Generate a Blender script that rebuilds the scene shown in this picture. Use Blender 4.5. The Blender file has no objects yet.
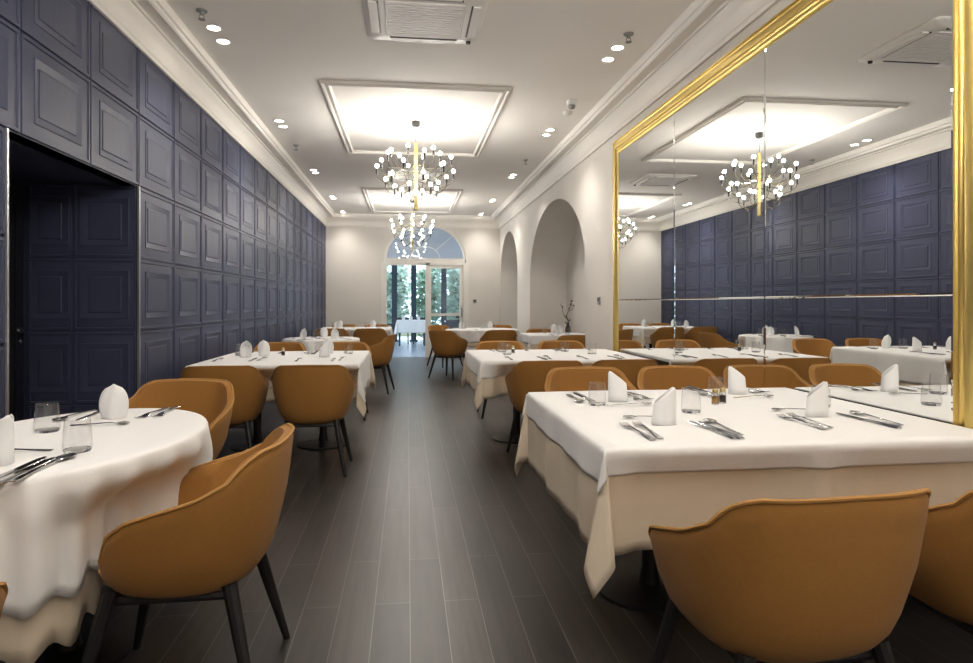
import bpy, math, random
from mathutils import Vector, Matrix
PI = math.pi
random.seed(7)
sc = bpy.context.scene
COL = sc.collection

# ------------------------------------------------------------ camera, world, exposure
F_PX = 650.0
cam_data = bpy.data.cameras.new('camera')
cam_data.sensor_width = 36.0
cam_data.lens = F_PX / 973.0 * 36.0
cam_data.shift_y = -27.5 / 973.0
cam_data.clip_start = 0.05
cam = bpy.data.objects.new('camera', cam_data)
COL.objects.link(cam)
cam.location = (0, 0, 1.2)
cam.rotation_euler = (PI / 2, 0, -math.atan(79.0 / F_PX))
sc.camera = cam

world = bpy.data.worlds.new('daylight')
sc.world = world
world.use_nodes = True
bg = world.node_tree.nodes['Background']
bg.inputs[0].default_value = (0.68, 0.84, 1.0, 1)
bg.inputs[1].default_value = 2.6

sun_data = bpy.data.lights.new('sun', 'SUN')
sun_data.energy = 2.0
sun_data.angle = 0.05
sun_data.color = (1, 0.97, 0.9)
sun = bpy.data.objects.new('sun', sun_data)
COL.objects.link(sun)
sun.rotation_euler = (math.radians(48), 0, math.radians(160))
sun.location = (3, 25, 9)

sc.view_settings.view_transform = 'Standard'
sc.view_settings.look = 'None'
sc.view_settings.exposure = 0.50
sc.view_settings.gamma = 1.0
sc.view_settings.use_curve_mapping = False
SPOT_W = 20.0
BULB_L = 142.0
WARM = (1.0, 0.935, 0.865)

# ------------------------------------------------------------ mesh builder
class MB:
    def __init__(s):
        s.v = []; s.f = []; s.m = []; s.cur = 0
    def add(s, vs, fs):
        o = len(s.v); s.v += [tuple(p) for p in vs]
        for f in fs:
            s.f.append(tuple(i + o for i in f)); s.m.append(s.cur)
        return s
    def box(s, x0, x1, y0, y1, z0, z1, rot=None, at=(0, 0, 0)):
        vs = [(x, y, z) for z in (z0, z1) for y in (y0, y1) for x in (x0, x1)]
        if rot is not None:
            vs = [tuple(rot @ Vector(p) + Vector(at)) for p in vs]
        elif at != (0, 0, 0):
            vs = [(p[0] + at[0], p[1] + at[1], p[2] + at[2]) for p in vs]
        return s.add(vs, [(0, 2, 3, 1), (4, 5, 7, 6), (0, 1, 5, 4), (2, 6, 7, 3), (0, 4, 6, 2), (1, 3, 7, 5)])
    def rings(s, rings, close=True, cap0=True, cap1=True):
        n = len(rings[0]); vs = [p for r in rings for p in r]; fs = []
        k = n if close else n - 1
        for i in range(len(rings) - 1):
            for j in range(k):
                a, b = i * n + j, i * n + (j + 1) % n
                fs.append((a, b, b + n, a + n))
        if cap0: fs.append(tuple(reversed(range(n))))
        if cap1: fs.append(tuple(range((len(rings) - 1) * n, len(rings) * n)))
        return s.add(vs, fs)
    def lathe(s, prof, seg=20, at=(0, 0, 0), cap0=True, cap1=True):
        R = [[(at[0] + r * math.cos(2 * PI * j / seg), at[1] + r * math.sin(2 * PI * j / seg), at[2] + z) for j in range(seg)] for r, z in prof]
        return s.rings(R, True, cap0, cap1)
    def tube(s, pts, rad, seg=8, closed=False):
        pts = [Vector(p) for p in pts]; n = len(pts)
        rads = rad if isinstance(rad, (list, tuple)) else [rad] * n
        R = []; up = None
        for i, p in enumerate(pts):
            if closed: d = pts[(i + 1) % n] - pts[i - 1]
            else: d = pts[min(i + 1, n - 1)] - pts[max(i - 1, 0)]
            d.normalize()
            if up is None:
                up = Vector((0, 0, 1)) if abs(d.z) < .9 else Vector((1, 0, 0))
            a = d.cross(up)
            if a.length < 1e-5: a = d.orthogonal()
            a.normalize(); b = a.cross(d); b.normalize(); up = b
            R.append([tuple(p + (a * math.cos(2 * PI * j / seg) + b * math.sin(2 * PI * j / seg)) * rads[i]) for j in range(seg)])
        if closed: R.append(R[0]); return s.rings(R, True, False, False)
        return s.rings(R)
    def build(s, name, mat, parent=None, smooth=True, angle=35):
        me = bpy.data.meshes.new(name)
        me.from_pydata(s.v, [], s.f)
        mats = mat if isinstance(mat, (list, tuple)) else [mat]
        for m_ in mats: me.materials.append(m_)
        if len(mats) > 1:
            for p, k in zip(me.polygons, s.m): p.material_index = k
        me.update()
        if smooth:
            me.shade_smooth()
            try: me.set_sharp_from_angle(angle=math.radians(angle))
            except Exception: pass
        o = bpy.data.objects.new(name, me)
        COL.objects.link(o)
        if parent is not None: o.parent = parent
        return o

def tag(o, label=None, cat=None, group=None, kind=None):
    if label: o['label'] = label
    if cat: o['category'] = cat
    if group: o['group'] = group
    if kind: o['kind'] = kind
    return o

def thing(name, label, cat, loc=(0, 0, 0), rz=0, group=None):
    o = bpy.data.objects.new(name, None)
    o.empty_display_size = .1
    COL.objects.link(o); o.location = loc; o.rotation_euler = (0, 0, rz)
    return tag(o, label, cat, group)

def copy_tree(o, parent=None):
    c = o.copy(); COL.objects.link(c)
    if parent is not None: c.parent = parent
    for ch in list(o.children): copy_tree(ch, c)
    return c

_used = set()
def place(proto, loc, rz, label, group=None):
    if proto.name in _used: o = copy_tree(proto)
    else: o = proto; _used.add(proto.name)
    o.location = loc; o.rotation_euler = (0, 0, rz); o['label'] = label
    if group: o['group'] = group
    return o

def struct(o, label=None, cat=None):
    o['kind'] = 'structure'
    if label: o['label'] = label
    if cat: o['category'] = cat
    return o

# ------------------------------------------------------------ materials
def mat(name, color, rough=.5, metal=0., noise=0., nscale=20., bump=0., bscale=60., spec=.5, emit=None, estr=0., coat=0., sheen=0., trans=0., ior=1.45, stretch=None):
    m = bpy.data.materials.new(name); m.use_nodes = True
    nt = m.node_tree; b = nt.nodes['Principled BSDF']
    c = (*color, 1)
    b.inputs['Base Color'].default_value = c
    b.inputs['Roughness'].default_value = rough
    b.inputs['Metallic'].default_value = metal
    b.inputs['Specular IOR Level'].default_value = spec
    b.inputs['Coat Weight'].default_value = coat
    b.inputs['Sheen Weight'].default_value = sheen
    b.inputs['Transmission Weight'].default_value = trans
    b.inputs['IOR'].default_value = ior
    if emit:
        b.inputs['Emission Color'].default_value = (*emit, 1)
        b.inputs['Emission Strength'].default_value = estr
    tc = nt.nodes.new('ShaderNodeTexCoord')
    vec = tc.outputs['Object']
    if stretch:
        mp = nt.nodes.new('ShaderNodeMapping'); mp.inputs['Scale'].default_value = stretch
        nt.links.new(vec, mp.inputs['Vector']); vec = mp.outputs['Vector']
    if noise:
        n = nt.nodes.new('ShaderNodeTexNoise'); n.inputs['Scale'].default_value = nscale; n.inputs['Detail'].default_value = 4
        nt.links.new(vec, n.inputs['Vector'])
        r = nt.nodes.new('ShaderNodeMapRange')
        r.inputs['To Min'].default_value = 1 - noise; r.inputs['To Max'].default_value = 1 + noise
        nt.links.new(n.outputs['Fac'], r.inputs['Value'])
        mx = nt.nodes.new('ShaderNodeMix'); mx.data_type = 'RGBA'; mx.blend_type = 'MULTIPLY'
        mx.inputs['Factor'].default_value = 1
        mx.inputs['A'].default_value = c
        nt.links.new(r.outputs['Result'], mx.inputs['B'])
        nt.links.new(mx.outputs['Result'], b.inputs['Base Color'])
    if bump:
        n2 = nt.nodes.new('ShaderNodeTexNoise'); n2.inputs['Scale'].default_value = bscale; n2.inputs['Detail'].default_value = 3
        nt.links.new(vec, n2.inputs['Vector'])
        bp = nt.nodes.new('ShaderNodeBump'); bp.inputs['Strength'].default_value = bump; bp.inputs['Distance'].default_value = .01
        nt.links.new(n2.outputs['Fac'], bp.inputs['Height'])
        nt.links.new(bp.outputs['Normal'], b.inputs['Normal'])
    return m

M = {}
M['plaster'] = mat('cream_plaster', (.64, .612, .565), .75, noise=.03, nscale=3, bump=.05, bscale=40)
M['ceiling'] = mat('ceiling_paint', (.86, .835, .79), .85, noise=.02, nscale=2)
M['cornice'] = mat('cornice_paint', (.78, .75, .70), .6)
M['navy'] = mat('navy_leather_panel', (.046, .052, .094), .45, spec=.3, noise=.12, nscale=2.2, bump=.12, bscale=9, stretch=(1, 2.5, .35))
M['navy_door'] = mat('dark_door', (.012, .012, .016), .35, noise=.1, nscale=4)
M['gold'] = mat('gilt_frame', (.74, .55, .18), .36, metal=.9, noise=.14, nscale=9, bump=.12, bscale=30)
M['mirror'] = mat('mirror_glass', (.90, .91, .90), .0, metal=1.)
M['mustard'] = mat('mustard_fabric', (.30, .136, .026), .85, noise=.09, nscale=90, bump=.15, bscale=300, sheen=.05)
M['piping'] = mat('mustard_piping', (.38, .19, .052), .8)
M['black_wood'] = mat('black_leg', (.012, .011, .011), .4)
M['linen'] = mat('white_linen', (.76, .75, .735), .8, noise=.02, nscale=8, bump=.1, bscale=200, sheen=.1)
M['underlinen'] = mat('cream_linen', (.66, .56, .43), .85, noise=.03, nscale=8, bump=.1, bscale=200)
M['napkin'] = mat('napkin_linen', (.80, .80, .80), .8, bump=.12, bscale=150)
M['steel'] = mat('cutlery_steel', (.50, .50, .50), .18, metal=1.)
M['glass'] = mat('clear_glass', (1, 1, 1), .0, trans=1., ior=1.42)
M['brass'] = mat('brass', (.58, .46, .20), .35, metal=1.)
M['arm'] = mat('dark_brass_arm', (.10, .085, .05), .4, metal=1.)
M['socket'] = mat('black_socket', (.02, .02, .02), .35)
M['bulb'] = mat('lit_bulb', (1, 1, 1), .4, emit=(1, .945, .87), estr=BULB_L)
M['chrome'] = mat('chrome', (.6, .6, .6), .15, metal=1.)
M['white_plastic'] = mat('white_plastic', (.82, .81, .78), .45)
M['grey_plastic'] = mat('grey_plastic', (.28, .28, .27), .5)
M['lamp_face'] = mat('lamp_face', (1, 1, 1), .5, emit=(1, .91, .78), estr=22)
M['white_frame'] = mat('white_door_frame', (.70, .68, .63), .45)
M['alu'] = mat('aluminium_edge', (.45, .45, .47), .35, metal=.8)
M['dark_metal'] = mat('dark_terrace_post', (.02, .035, .05), .5)
M['terrace_floor'] = mat('terrace_tile', (.42, .48, .58), .25, noise=.1, nscale=5)
M['slat'] = mat('terrace_roof_slat', (.46, .44, .43), .6)
M['leaf'] = mat('leaf_green', (.32, .46, .34), .5, noise=.3, nscale=3)
M['leaf2'] = mat('pale_leaf_green', (.46, .58, .48), .5, noise=.3, nscale=3)
M['bark'] = mat('bark', (.08, .06, .045), .9, noise=.2)
M['flower'] = mat('dark_blossom', (.06, .02, .03), .7)
M['amber'] = mat('amber_oil', (.55, .30, .05), .1, trans=.6)
M['pepper'] = mat('ground_pepper', (.07, .05, .035), .9, noise=.4, nscale=200)
M['salt'] = mat('salt', (.8, .8, .78), .9)
M['wicker'] = mat('dark_wicker', (.05, .05, .06), .8, bump=.4, bscale=120)

def thin_glass(name, tint=(1, 1, 1), refl=1.0):
    m = bpy.data.materials.new(name); m.use_nodes = True
    nt = m.node_tree; nt.nodes.clear()
    out = nt.nodes.new('ShaderNodeOutputMaterial')
    t = nt.nodes.new('ShaderNodeBsdfTransparent'); t.inputs[0].default_value = (*tint, 1)
    g = nt.nodes.new('ShaderNodeBsdfGlossy'); g.inputs['Roughness'].default_value = 0
    lw = nt.nodes.new('ShaderNodeLayerWeight'); lw.inputs['Blend'].default_value = .5
    pw = nt.nodes.new('ShaderNodeMath'); pw.operation = 'POWER'; pw.inputs[1].default_value = 4
    nt.links.new(lw.outputs['Facing'], pw.inputs[0])
    ml = nt.nodes.new('ShaderNodeMath'); ml.operation = 'MULTIPLY_ADD'; ml.inputs[1].default_value = .6 * refl; ml.inputs[2].default_value = .045 * refl
    mx = nt.nodes.new('ShaderNodeMixShader')
    nt.links.new(pw.outputs[0], ml.inputs[0]); nt.links.new(ml.outputs[0], mx.inputs[0])
    nt.links.new(t.outputs[0], mx.inputs[1]); nt.links.new(g.outputs[0], mx.inputs[2])
    nt.links.new(mx.outputs[0], out.inputs[0])
    return m
M['tumbler'] = thin_glass('thin_tumbler_glass', (.985, .985, .985), 1.0)
M['pane'] = thin_glass('window_pane_glass', (.93, .97, 1.0), 1.6)

def floor_mat():
    m = bpy.data.materials.new('dark_plank_tile'); m.use_nodes = True
    nt = m.node_tree; b = nt.nodes['Principled BSDF']
    tc = nt.nodes.new('ShaderNodeTexCoord')
    mp = nt.nodes.new('ShaderNodeMapping'); mp.vector_type = 'POINT'
    mp.inputs['Rotation'].default_value = (0, 0, PI / 2)
    mp.inputs['Location'].default_value = (.23, -.010, 0)
    nt.links.new(tc.outputs['Object'], mp.inputs['Vector'])
    br = nt.nodes.new('ShaderNodeTexBrick')
    br.offset = .37; br.offset_frequency = 2; br.squash = 1
    br.inputs['Scale'].default_value = 1
    br.inputs['Mortar Size'].default_value = .0016
    br.inputs['Mortar Smooth'].default_value = .1
    br.inputs['Brick Width'].default_value = 1.2
    br.inputs['Row Height'].default_value = .1390
    br.inputs['Bias'].default_value = 0
    br.inputs['Color1'].default_value = (.025, .021, .0185, 1)
    br.inputs['Color2'].default_value = (.042, .035, .030, 1)
    br.inputs['Mortar'].default_value = (.13, .12, .105, 1)
    nt.links.new(mp.outputs[0], br.inputs['Vector'])
    mp2 = nt.nodes.new('ShaderNodeMapping'); mp2.inputs['Scale'].default_value = (22, 1.2, 1)
    nt.links.new(tc.outputs['Object'], mp2.inputs['Vector'])
    n = nt.nodes.new('ShaderNodeTexNoise'); n.inputs['Scale'].default_value = 1.6; n.inputs['Detail'].default_value = 6
    nt.links.new(mp2.outputs[0], n.inputs['Vector'])
    r = nt.nodes.new('ShaderNodeMapRange'); r.inputs['From Min'].default_value = .3; r.inputs['From Max'].default_value = .7
    r.inputs['To Min'].default_value = .72; r.inputs['To Max'].default_value = 1.25
    nt.links.new(n.outputs['Fac'], r.inputs['Value'])
    mx = nt.nodes.new('ShaderNodeMix'); mx.data_type = 'RGBA'; mx.blend_type = 'MULTIPLY'; mx.inputs['Factor'].default_value = 1
    nt.links.new(br.outputs['Color'], mx.inputs['A']); nt.links.new(r.outputs['Result'], mx.inputs['B'])
    nt.links.new(mx.outputs['Result'], b.inputs['Base Color'])
    b.inputs['Roughness'].default_value = .36
    b.inputs['Specular IOR Level'].default_value = .42
    bp = nt.nodes.new('ShaderNodeBump'); bp.inputs['Strength'].default_value = .12; bp.inputs['Distance'].default_value = .004
    nt.links.new(n.outputs['Fac'], bp.inputs['Height']); nt.links.new(bp.outputs['Normal'], b.inputs['Normal'])
    return m
M['floor'] = floor_mat()

# ------------------------------------------------------------ room shell
XL, XR, YB, YF, ZC = -1.79, 2.08, 14.62, -2.7, 3.17
ZS = 3.10                       # soffit around the ceiling tray

b = MB().box(XL - .9, XR + .8, YF - .1, YB + .2, -.1, 0)
struct(b.build('floor', M['floor'], smooth=False), 'dark plank-tiled dining room floor', 'floor')
b = MB().box(XL - .1, XR + .1, YF - .1, YB + .2, ZC, ZC + .1)
struct(b.build('ceiling', M['ceiling'], smooth=False), 'off-white dining room ceiling', 'ceiling')

# --- left wall: deep blue embossed panels, with a door niche
NY0, NY1, NZ, NX = 3.15, 4.592, 1.988, -2.48
PW, PH, PY, PZ = .668, .484, 14.62, .052

def panel(mb, o, ud, vd, nd, w, h):
    """one embossed panel: corner o, in-plane unit vectors ud, vd, outward normal nd"""
    o, ud, vd, nd = Vector(o), Vector(ud), Vector(vd), Vector(nd)
    mx = min(.155, w * .24); mz = .122
    prof = [(0, 0, -.006), (.005, .005, -.006), (.008, .008, .006), (.022, .022, .007), (.026, .026, .0),
            (mx - .050, mz - .042, .005), (mx - .046, mz - .038, .009), (mx - .008, mz - .008, .0), (mx, mz, -.001), (mx + .005, mz + .005, .003)]
    R = []
    for a, c, d in prof:
        R.append([tuple(o + ud * x + vd * z + nd * d) for x, z in ((a, c), (w - a, c), (w - a, h - c), (a, h - c))])
    mb.rings(R, True, False, True)

b = MB()
ztops = [PZ + PH * k for k in range(6)] + [2.93]
cols = []
y = PY
while y > YF:
    cols.append((max(y - PW, YF), y)); y -= PW
for y0, y1 in cols:
    for k in range(len(ztops) - 1):
        z0, z1 = ztops[k], ztops[k + 1]
        yy0, yy1 = y0, y1
        if z0 < NZ - .1:
            if y0 >= NY0 - .02 and y1 <= NY1 + .02: continue
            if y0 < NY0 < y1 - .02: yy1 = NY0
            elif y0 < NY1 - .02 < y1 - .04: yy0 = NY1
            if y0 > NY0 - .7 and y0 < NY0 and y1 > NY0 + .02: yy1 = NY0
        if yy1 - yy0 < .08: continue
        panel(b, (XL, yy0, z0), (0, 1, 0), (0, 0, 1), (1, 0, 0), yy1 - yy0, z1 - z0)
    
# flat backing behind the panels and the plinth at the foot
for y0, y1, z0, z1 in ((YF, NY0, 0, 3.2), (NY1, YB, 0, 3.2), (NY0, NY1, NZ, 3.2)):
    b.box(XL - .1, XL - .012, y0, y1, z0, z1)
for y0, y1 in ((YF, NY0), (NY1, YB)):
    b.box(XL - .02, XL + .008, y0, y1, 0, PZ)
# niche sides, lining and lid
for k in range(4):
    z0 = PZ + PH * k; z1 = min(z0 + PH, NZ)
    panel(b, (XL - .005, NY1 + .0, z0), (-1, 0, 0), (0, 0, 1), (0, -1, 0), .40, z1 - z0)
    panel(b, (XL - .405, NY1 + .0, z0), (-1, 0, 0), (0, 0, 1), (0, -1, 0), .28, z1 - z0)
    panel(b, (NX, NY0, z0), (1, 0, 0), (0, 0, 1), (0, 1, 0), .685, z1 - z0)
b.box(NX - .1, XL - .012, NY1 + .012, NY1 + .1, 0, NZ + .1)
b.box(NX - .1, XL - .012, NY0 - .1, NY0 - .012, 0, NZ + .1)
b.box(NX - .1, XL - .012, NY0 - .1, NY1 + .1, NZ, NZ + .1)
b.box(NX - .1, NX - .05, NY0 - .1, NY1 + .1, 0, NZ)
struct(b.build('wall_left', M['navy'], angle=25), 'left wall of embossed navy square panels with a deep door recess', 'wall')

# edge strips of the niche
b = MB().box(XL + .0, XL + .014, NY1 - .006, NY1 + .008, 0, NZ)
b.box(XL + .0, XL + .014, NY0 - .008, NY0 + .006, 0, NZ)
struct(b.build('trim_1', M['alu'], smooth=False), 'thin metal edge strips on the recess corners', 'trim')

# door in the niche
dr = thing('door_1', 'black door with lever handle at the back of the recess', 'door', (NX, 0, 0)); dr['kind'] = 'structure'
b = MB().box(-.048, -.012, NY0 + .05, NY1 - .03, .005, NZ - .03)
b.box(-.012, .0, NY0 + .05, NY0 + .13, .005, NZ - .03).box(-.012, 0, NY1 - .11, NY1 - .03, .005, NZ - .03)
b.box(-.012, 0, NY0 + .13, NY1 - .11, NZ - .15, NZ - .03).box(-.012, 0, NY0 + .13, NY1 - .11, .005, .16)
b.build('door_leaf', M['navy_door'], dr, smooth=False)
b = MB().lathe([(.024, 0), (.024, .006)], 16)
b.tube([(0, 0, .006), (0, 0, .045), (-.02, 0, .052), (-.11, 0, .052)], .008)
h = b.build('door_handle', M['chrome'], dr); h.location = (0, NY1 - .07, 1.03); h.rotation_euler = (PI / 2, 0, PI / 2)
b = MB().lathe([(.018, 0), (.018, .008), (.009, .010)], 16)
h = b.build('keyhole_plate', M['chrome'], dr); h.location = (0, NY1 - .07, .955); h.rotation_euler = (PI / 2, 0, PI / 2)

# --- right wall with two arched alcoves
ARCH = [(9.20, 1.74, 1.62, 1.065, .64), (13.36, 1.14, 1.78, .92, .64)]  # centre y, half width, spring z, rise, depth
def arch_curve(c, hw, zs, rise, n=28):
    pts = [(c - hw, 0), (c - hw, zs * .5), (c - hw, zs)]
    for i in range(1, n):
        a = PI - PI * i / n
        pts.append((c + hw * math.cos(a), zs + rise * math.sin(a)))
    pts += [(c + hw, zs), (c + hw, zs * .5), (c + hw, 0)]
    return pts
b = MB()
def wall_quad(y0, z0, y1, z1): b.add([(XR, y0, z0), (XR, y1, z0), (XR, y1, z1), (XR, y0, z1)], [(0, 3, 2, 1)])
edges = [YF]
for c, hw, zs, rise, dp in ARCH:
    wall_quad(edges[-1], 0, c - hw, 3.2)
    pts = arch_curve(c, hw, zs, rise)
    top = pts[2:-2]
    for (ya, za), (yb, zb) in zip(top[:-1], top[1:]):
        b.add([(XR, ya, za), (XR, yb, zb), (XR, yb, 3.2), (XR, ya, 3.2)], [(0, 3, 2, 1)])
    R0 = [(XR, p, q) for p, q in pts]; R1 = [(XR + dp, p, q) for p, q in pts]
    n = len(pts)
    b.add(R0 + R1, [(i, i + 1, i + 1 + n, i + n) for i in range(n - 1)])
    b.add(R1, [tuple(range(n))])
    edges.append(c + hw)
wall_quad(edges[-1], 0, YB, 3.2)
b.box(XR + .70, XR + .80, YF, YB, 0, 3.2)
o = b.build('wall_right', M['plaster'], angle=30)
struct(o, 'cream right wall with two arched alcoves', 'wall')

# --- back wall with an arched doorway
DX0, DX1, DZ, DT = -.52, 1.31, 2.20, 3.01
dc, dhw = (DX0 + DX1) / 2, (DX1 - DX0) / 2
b = MB()
def bw(x0, z0, x1, z1): b.box(x0, x1, YB, YB + .2, z0, z1)
bw(XL - .1, 0, DX0, 3.2); bw(DX1, 0, XR + .8, 3.2)
n = 30
tp = [(dc + dhw * math.cos(PI - PI * i / n), DZ + (DT - DZ) * math.sin(PI * i / n)) for i in range(n + 1)]
for (xa, za), (xb, zb) in zip(tp[:-1], tp[1:]):
    b.add([(xa, YB, za), (xb, YB, zb), (xb, YB, 3.2), (xa, YB, 3.2), (xa, YB + .2, za), (xb, YB + .2, zb)],
          [(0, 1, 2, 3), (0, 4, 5, 1)])
struct(b.build('wall_back', M['plaster'], angle=30), 'cream end wall with an arched doorway', 'wall')
b = MB().box(XL - .9, XR + .8, YF - .1, YF, 0, 3.2)
struct(b.build('wall_front', M['plaster'], smooth=False))

# --- cornice (sweep round the room) and tray moulding
def sweep_rect(prof, x0, x1, y0, y1):
    """prof = (inset, z); returns ring mesh round a rectangle"""
    mb = MB(); R = []
    for d, z in prof:
        R.append([(x0 + d, y0 + d, z), (x1 - d, y0 + d, z), (x1 - d, y1 - d, z), (x0 + d, y1 - d, z)])
    return mb.rings(R, True, False, False)
crown = [(0, 2.905), (.022, 2.905), (.024, 2.925), (.034, 2.935), (.036, 2.965), (.045, 3.0), (.062, 3.035), (.084, 3.055), (.088, 3.075), (.10, 3.08), (.10, 3.10), (.10, ZS)]
o = sweep_rect(crown, XL, XR, YF, YB).build('trim_2', M['cornice'], angle=40)
struct(o, 'moulded white cornice round the top of the walls', 'cornice')
tray = [(.02, ZS), (.175, ZS), (.178, ZS - .012), (.192, ZS - .016), (.205, ZS - .008), (.21, ZS + .01), (.225, ZS + .015), (.23, ZS + .04), (.23, ZC)]
o = sweep_rect(tray, XL, XR, YF, YB).build('trim_3', M['ceiling'], angle=40)
struct(o, 'flat ceiling border with a raised bead', 'ceiling moulding')
b = MB()
struct(MB().box(XR - .012, XR, 6.40, 7.45, 0, .09).box(XR - .012, XR, 10.95, 12.2, 0, .09).box(XR - .012, XR, YF, 2.0, 0, .09).build('baseboard_right', M['cornice'], smooth=False), 'low white baseboard along the right wall', 'baseboard')
struct(MB().box(XL, DX0 - .09, YB - .012, YB, 0, .09).box(DX1 + .09, XR, YB - .012, YB, 0, .09).build('baseboard_back', M['cornice'], smooth=False), 'low white baseboard along the end wall', 'baseboard')

# --- ceiling medallions
def medallion(name, x0, x1, y0, y1, label):
    prof = [(0, ZC), (0, ZC - .022), (.012, ZC - .030), (.026, ZC - .026), (.032, ZC - .014), (.050, ZC - .014), (.056, ZC - .028), (.072, ZC - .030), (.080, ZC - .018), (.085, ZC)]
    o = sweep_rect(prof, x0, x1, y0, y1).build(name, M['cornice'], angle=40)
    return struct(o, label, 'ceiling moulding')
medallion('trim_4', -.77, .94, 5.84, 8.56, 'rectangular ceiling moulding round the near chandelier')
medallion('trim_5', -.77, .94, 11.14, 13.95, 'rectangular ceiling moulding round the far chandelier')
medallion('trim_6', -.77, .94, .5, 3.2, 'rectangular ceiling moulding nearest the camera')

# ------------------------------------------------------------ doorway at the back
w = thing('window_1', 'arched fanlight above the end doorway', 'window', (0, YB, 0)); w['kind'] = 'structure'
b = MB()
def arc_bar(r0, r1, y0, y1, rise0, rise1, base):
    A = []
    for i in range(n + 1):
        a = PI - PI * i / n
        p0 = (dc + r0 * math.cos(a), base + rise0 * math.sin(a)); p1 = (dc + r1 * math.cos(a), base + rise1 * math.sin(a))
        A.append([(p0[0], y0, p0[1]), (p1[0], y0, p1[1]), (p1[0], y1, p1[1]), (p0[0], y1, p0[1])])
    b.rings(A)
rz = DT - DZ
arc_bar(dhw, dhw - .055, .02, .12, rz, rz - .055, DZ)
arc_bar(.34, .325, .06, .085, .30, .285, DZ)
b.box(DX0 + .02, DX1 - .02, .015, .125, DZ - .075, DZ + .025)
b.build('window_frame', M['white_frame'], w)
b = MB()
for a in (45, 90, 135):
    ca, sa = math.cos(math.radians(a)), math.sin(math.radians(a))
    b.tube([(dc + .33 * ca, .072, DZ + .29 * sa), (dc + (dhw - .03) * ca, .072, DZ + (rz - .03) * sa)], .008, 6)
b.build('muntin', M['white_frame'], w)
b = MB()
b.add([(dc, .08, DZ)] + [(dc + (dhw - .03) * math.cos(PI - PI * i / n), .08, DZ + (rz - .03) * math.sin(PI * i / n)) for i in range(n + 1)], [(0, i, i + 1) for i in range(1, n + 1)])
b.build('pane', M['pane'], w, smooth=False)

fr = thing('trim_7', 'white frame round the end doorway', 'door frame', (0, YB, 0)); fr['kind'] = 'structure'
b = MB().box(DX0 - .06, DX0 + .06, -.015, .13, 0, DZ - .07).box(DX1 - .06, DX1 + .06, -.015, .13, 0, DZ - .07)
b.box(.40, .49, .01, .13, 0, DZ - .07).box(DX0 + .06, DX1 - .06, .01, .13, DZ - .13, DZ - .075)
b.build('door_frame', M['white_frame'], fr, smooth=False)
d2 = thing('door_2', 'white framed glass sliding door in the right half of the end doorway', 'door', (0, YB, 0)); d2['kind'] = 'structure'
b = MB().box(.49, .53, .04, .09, .02, 2.07).box(1.17, 1.25, .04, .09, .02, 2.07).box(.53, 1.17, .04, .09, 2.0, 2.07).box(.53, 1.17, .04, .09, .93, .99).box(.53, 1.17, .04, .09, .02, .24)
b.build('door_leaf', M['white_frame'], d2, smooth=False)
b = MB().box(.53, 1.17, .062, .066, .99, 2.0).box(.53, 1.17, .062, .066, .24, .93)
b.build('glass_pane', M['pane'], d2, smooth=False)
b = MB().tube([(1.21, .04, .92), (1.21, .0, .94), (1.21, .0, 1.10), (1.21, .04, 1.12)], .011)
b.build('door_handle', M['grey_plastic'], d2)

# ------------------------------------------------------------ terrace beyond the doorway
TY = YB + .2
struct(MB().box(-5, 6.5, TY, 24.5, -.12, -.02).build('trim_8', M['terrace_floor'], smooth=False), 'blue-grey terrace floor beyond the doorway', 'terrace floor')
b = MB().box(-6, 8, TY, 21.5, 3.30, 3.38)
for k in range(16):
    yy = TY + .25 + k * .42
    b.box(-6, 8, yy, yy + .07, 3.20, 3.30)
b.box(-6, 8, 21.2, 21.4, 2.62, 3.30)
struct(b.build('trim_9', M['slat'], smooth=False), 'slatted terrace roof beyond the doorway', 'terrace roof')
for i, (x, lab) in enumerate(((-.42, 'dark terrace post seen at the left edge of the open doorway'), (.20, 'dark terrace post seen through the middle of the doorway'), (1.18, 'dark terrace post seen through the sliding glass door'), (-1.9, 'dark terrace post hidden left of the doorway'), (2.6, 'dark terrace post hidden right of the doorway'))):
    p = thing('terrace_post', lab, 'post', (x, 21.3, 0))
    MB().box(-.085, .085, -.085, .085, -.02, 2.62).build('post_shaft', M['dark_metal'], p, smooth=False)
    MB().box(-.13, .13, -.13, .13, -.02, .03).build('base_plate', M['dark_metal'], p, smooth=False)

def shrub(x, y, hgt, rad, nleaf, m, lab, seed):
    rnd = random.Random(seed)
    t = thing('garden_shrub', lab, 'shrub', (x, y, -.1), 0, None)
    b = MB()
    for k in range(5):
        a = rnd.uniform(0, 6.28); r = rad * rnd.uniform(.1, .6)
        b.tube([(0.03 * math.cos(a), .03 * math.sin(a), 0), (r * .5 * math.cos(a), r * .5 * math.sin(a), hgt * .45), (r * math.cos(a), r * math.sin(a), hgt * .92)], [.035, .022, .008], 6)
    b.build('stem', M['bark'], t)
    b = MB()
    for k in range(nleaf):
        z = hgt * (.12 + .88 * rnd.random() ** .8); rr = rad * math.sqrt(rnd.random()) * (1.05 - .55 * abs(z / hgt - .5))
        a = rnd.uniform(0, 6.28)
        c = Vector((rr * math.cos(a), rr * math.sin(a), z))
        d = Vector((rnd.uniform(-1, 1), rnd.uniform(-1, 1), rnd.uniform(-.9, .4))).normalized()
        s_ = d.cross(Vector((rnd.uniform(-1, 1), rnd.uniform(-1, 1), rnd.uniform(-1, 1)))).normalized()
        L = rnd.uniform(.16, .34); W = L * .2
        b.add([c, c + d * L * .5 + s_ * W, c + d * L, c + d * L * .5 - s_ * W], [(0, 1, 2, 3)])
    f = b.build('foliage', m, t, smooth=False)
    return t
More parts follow.
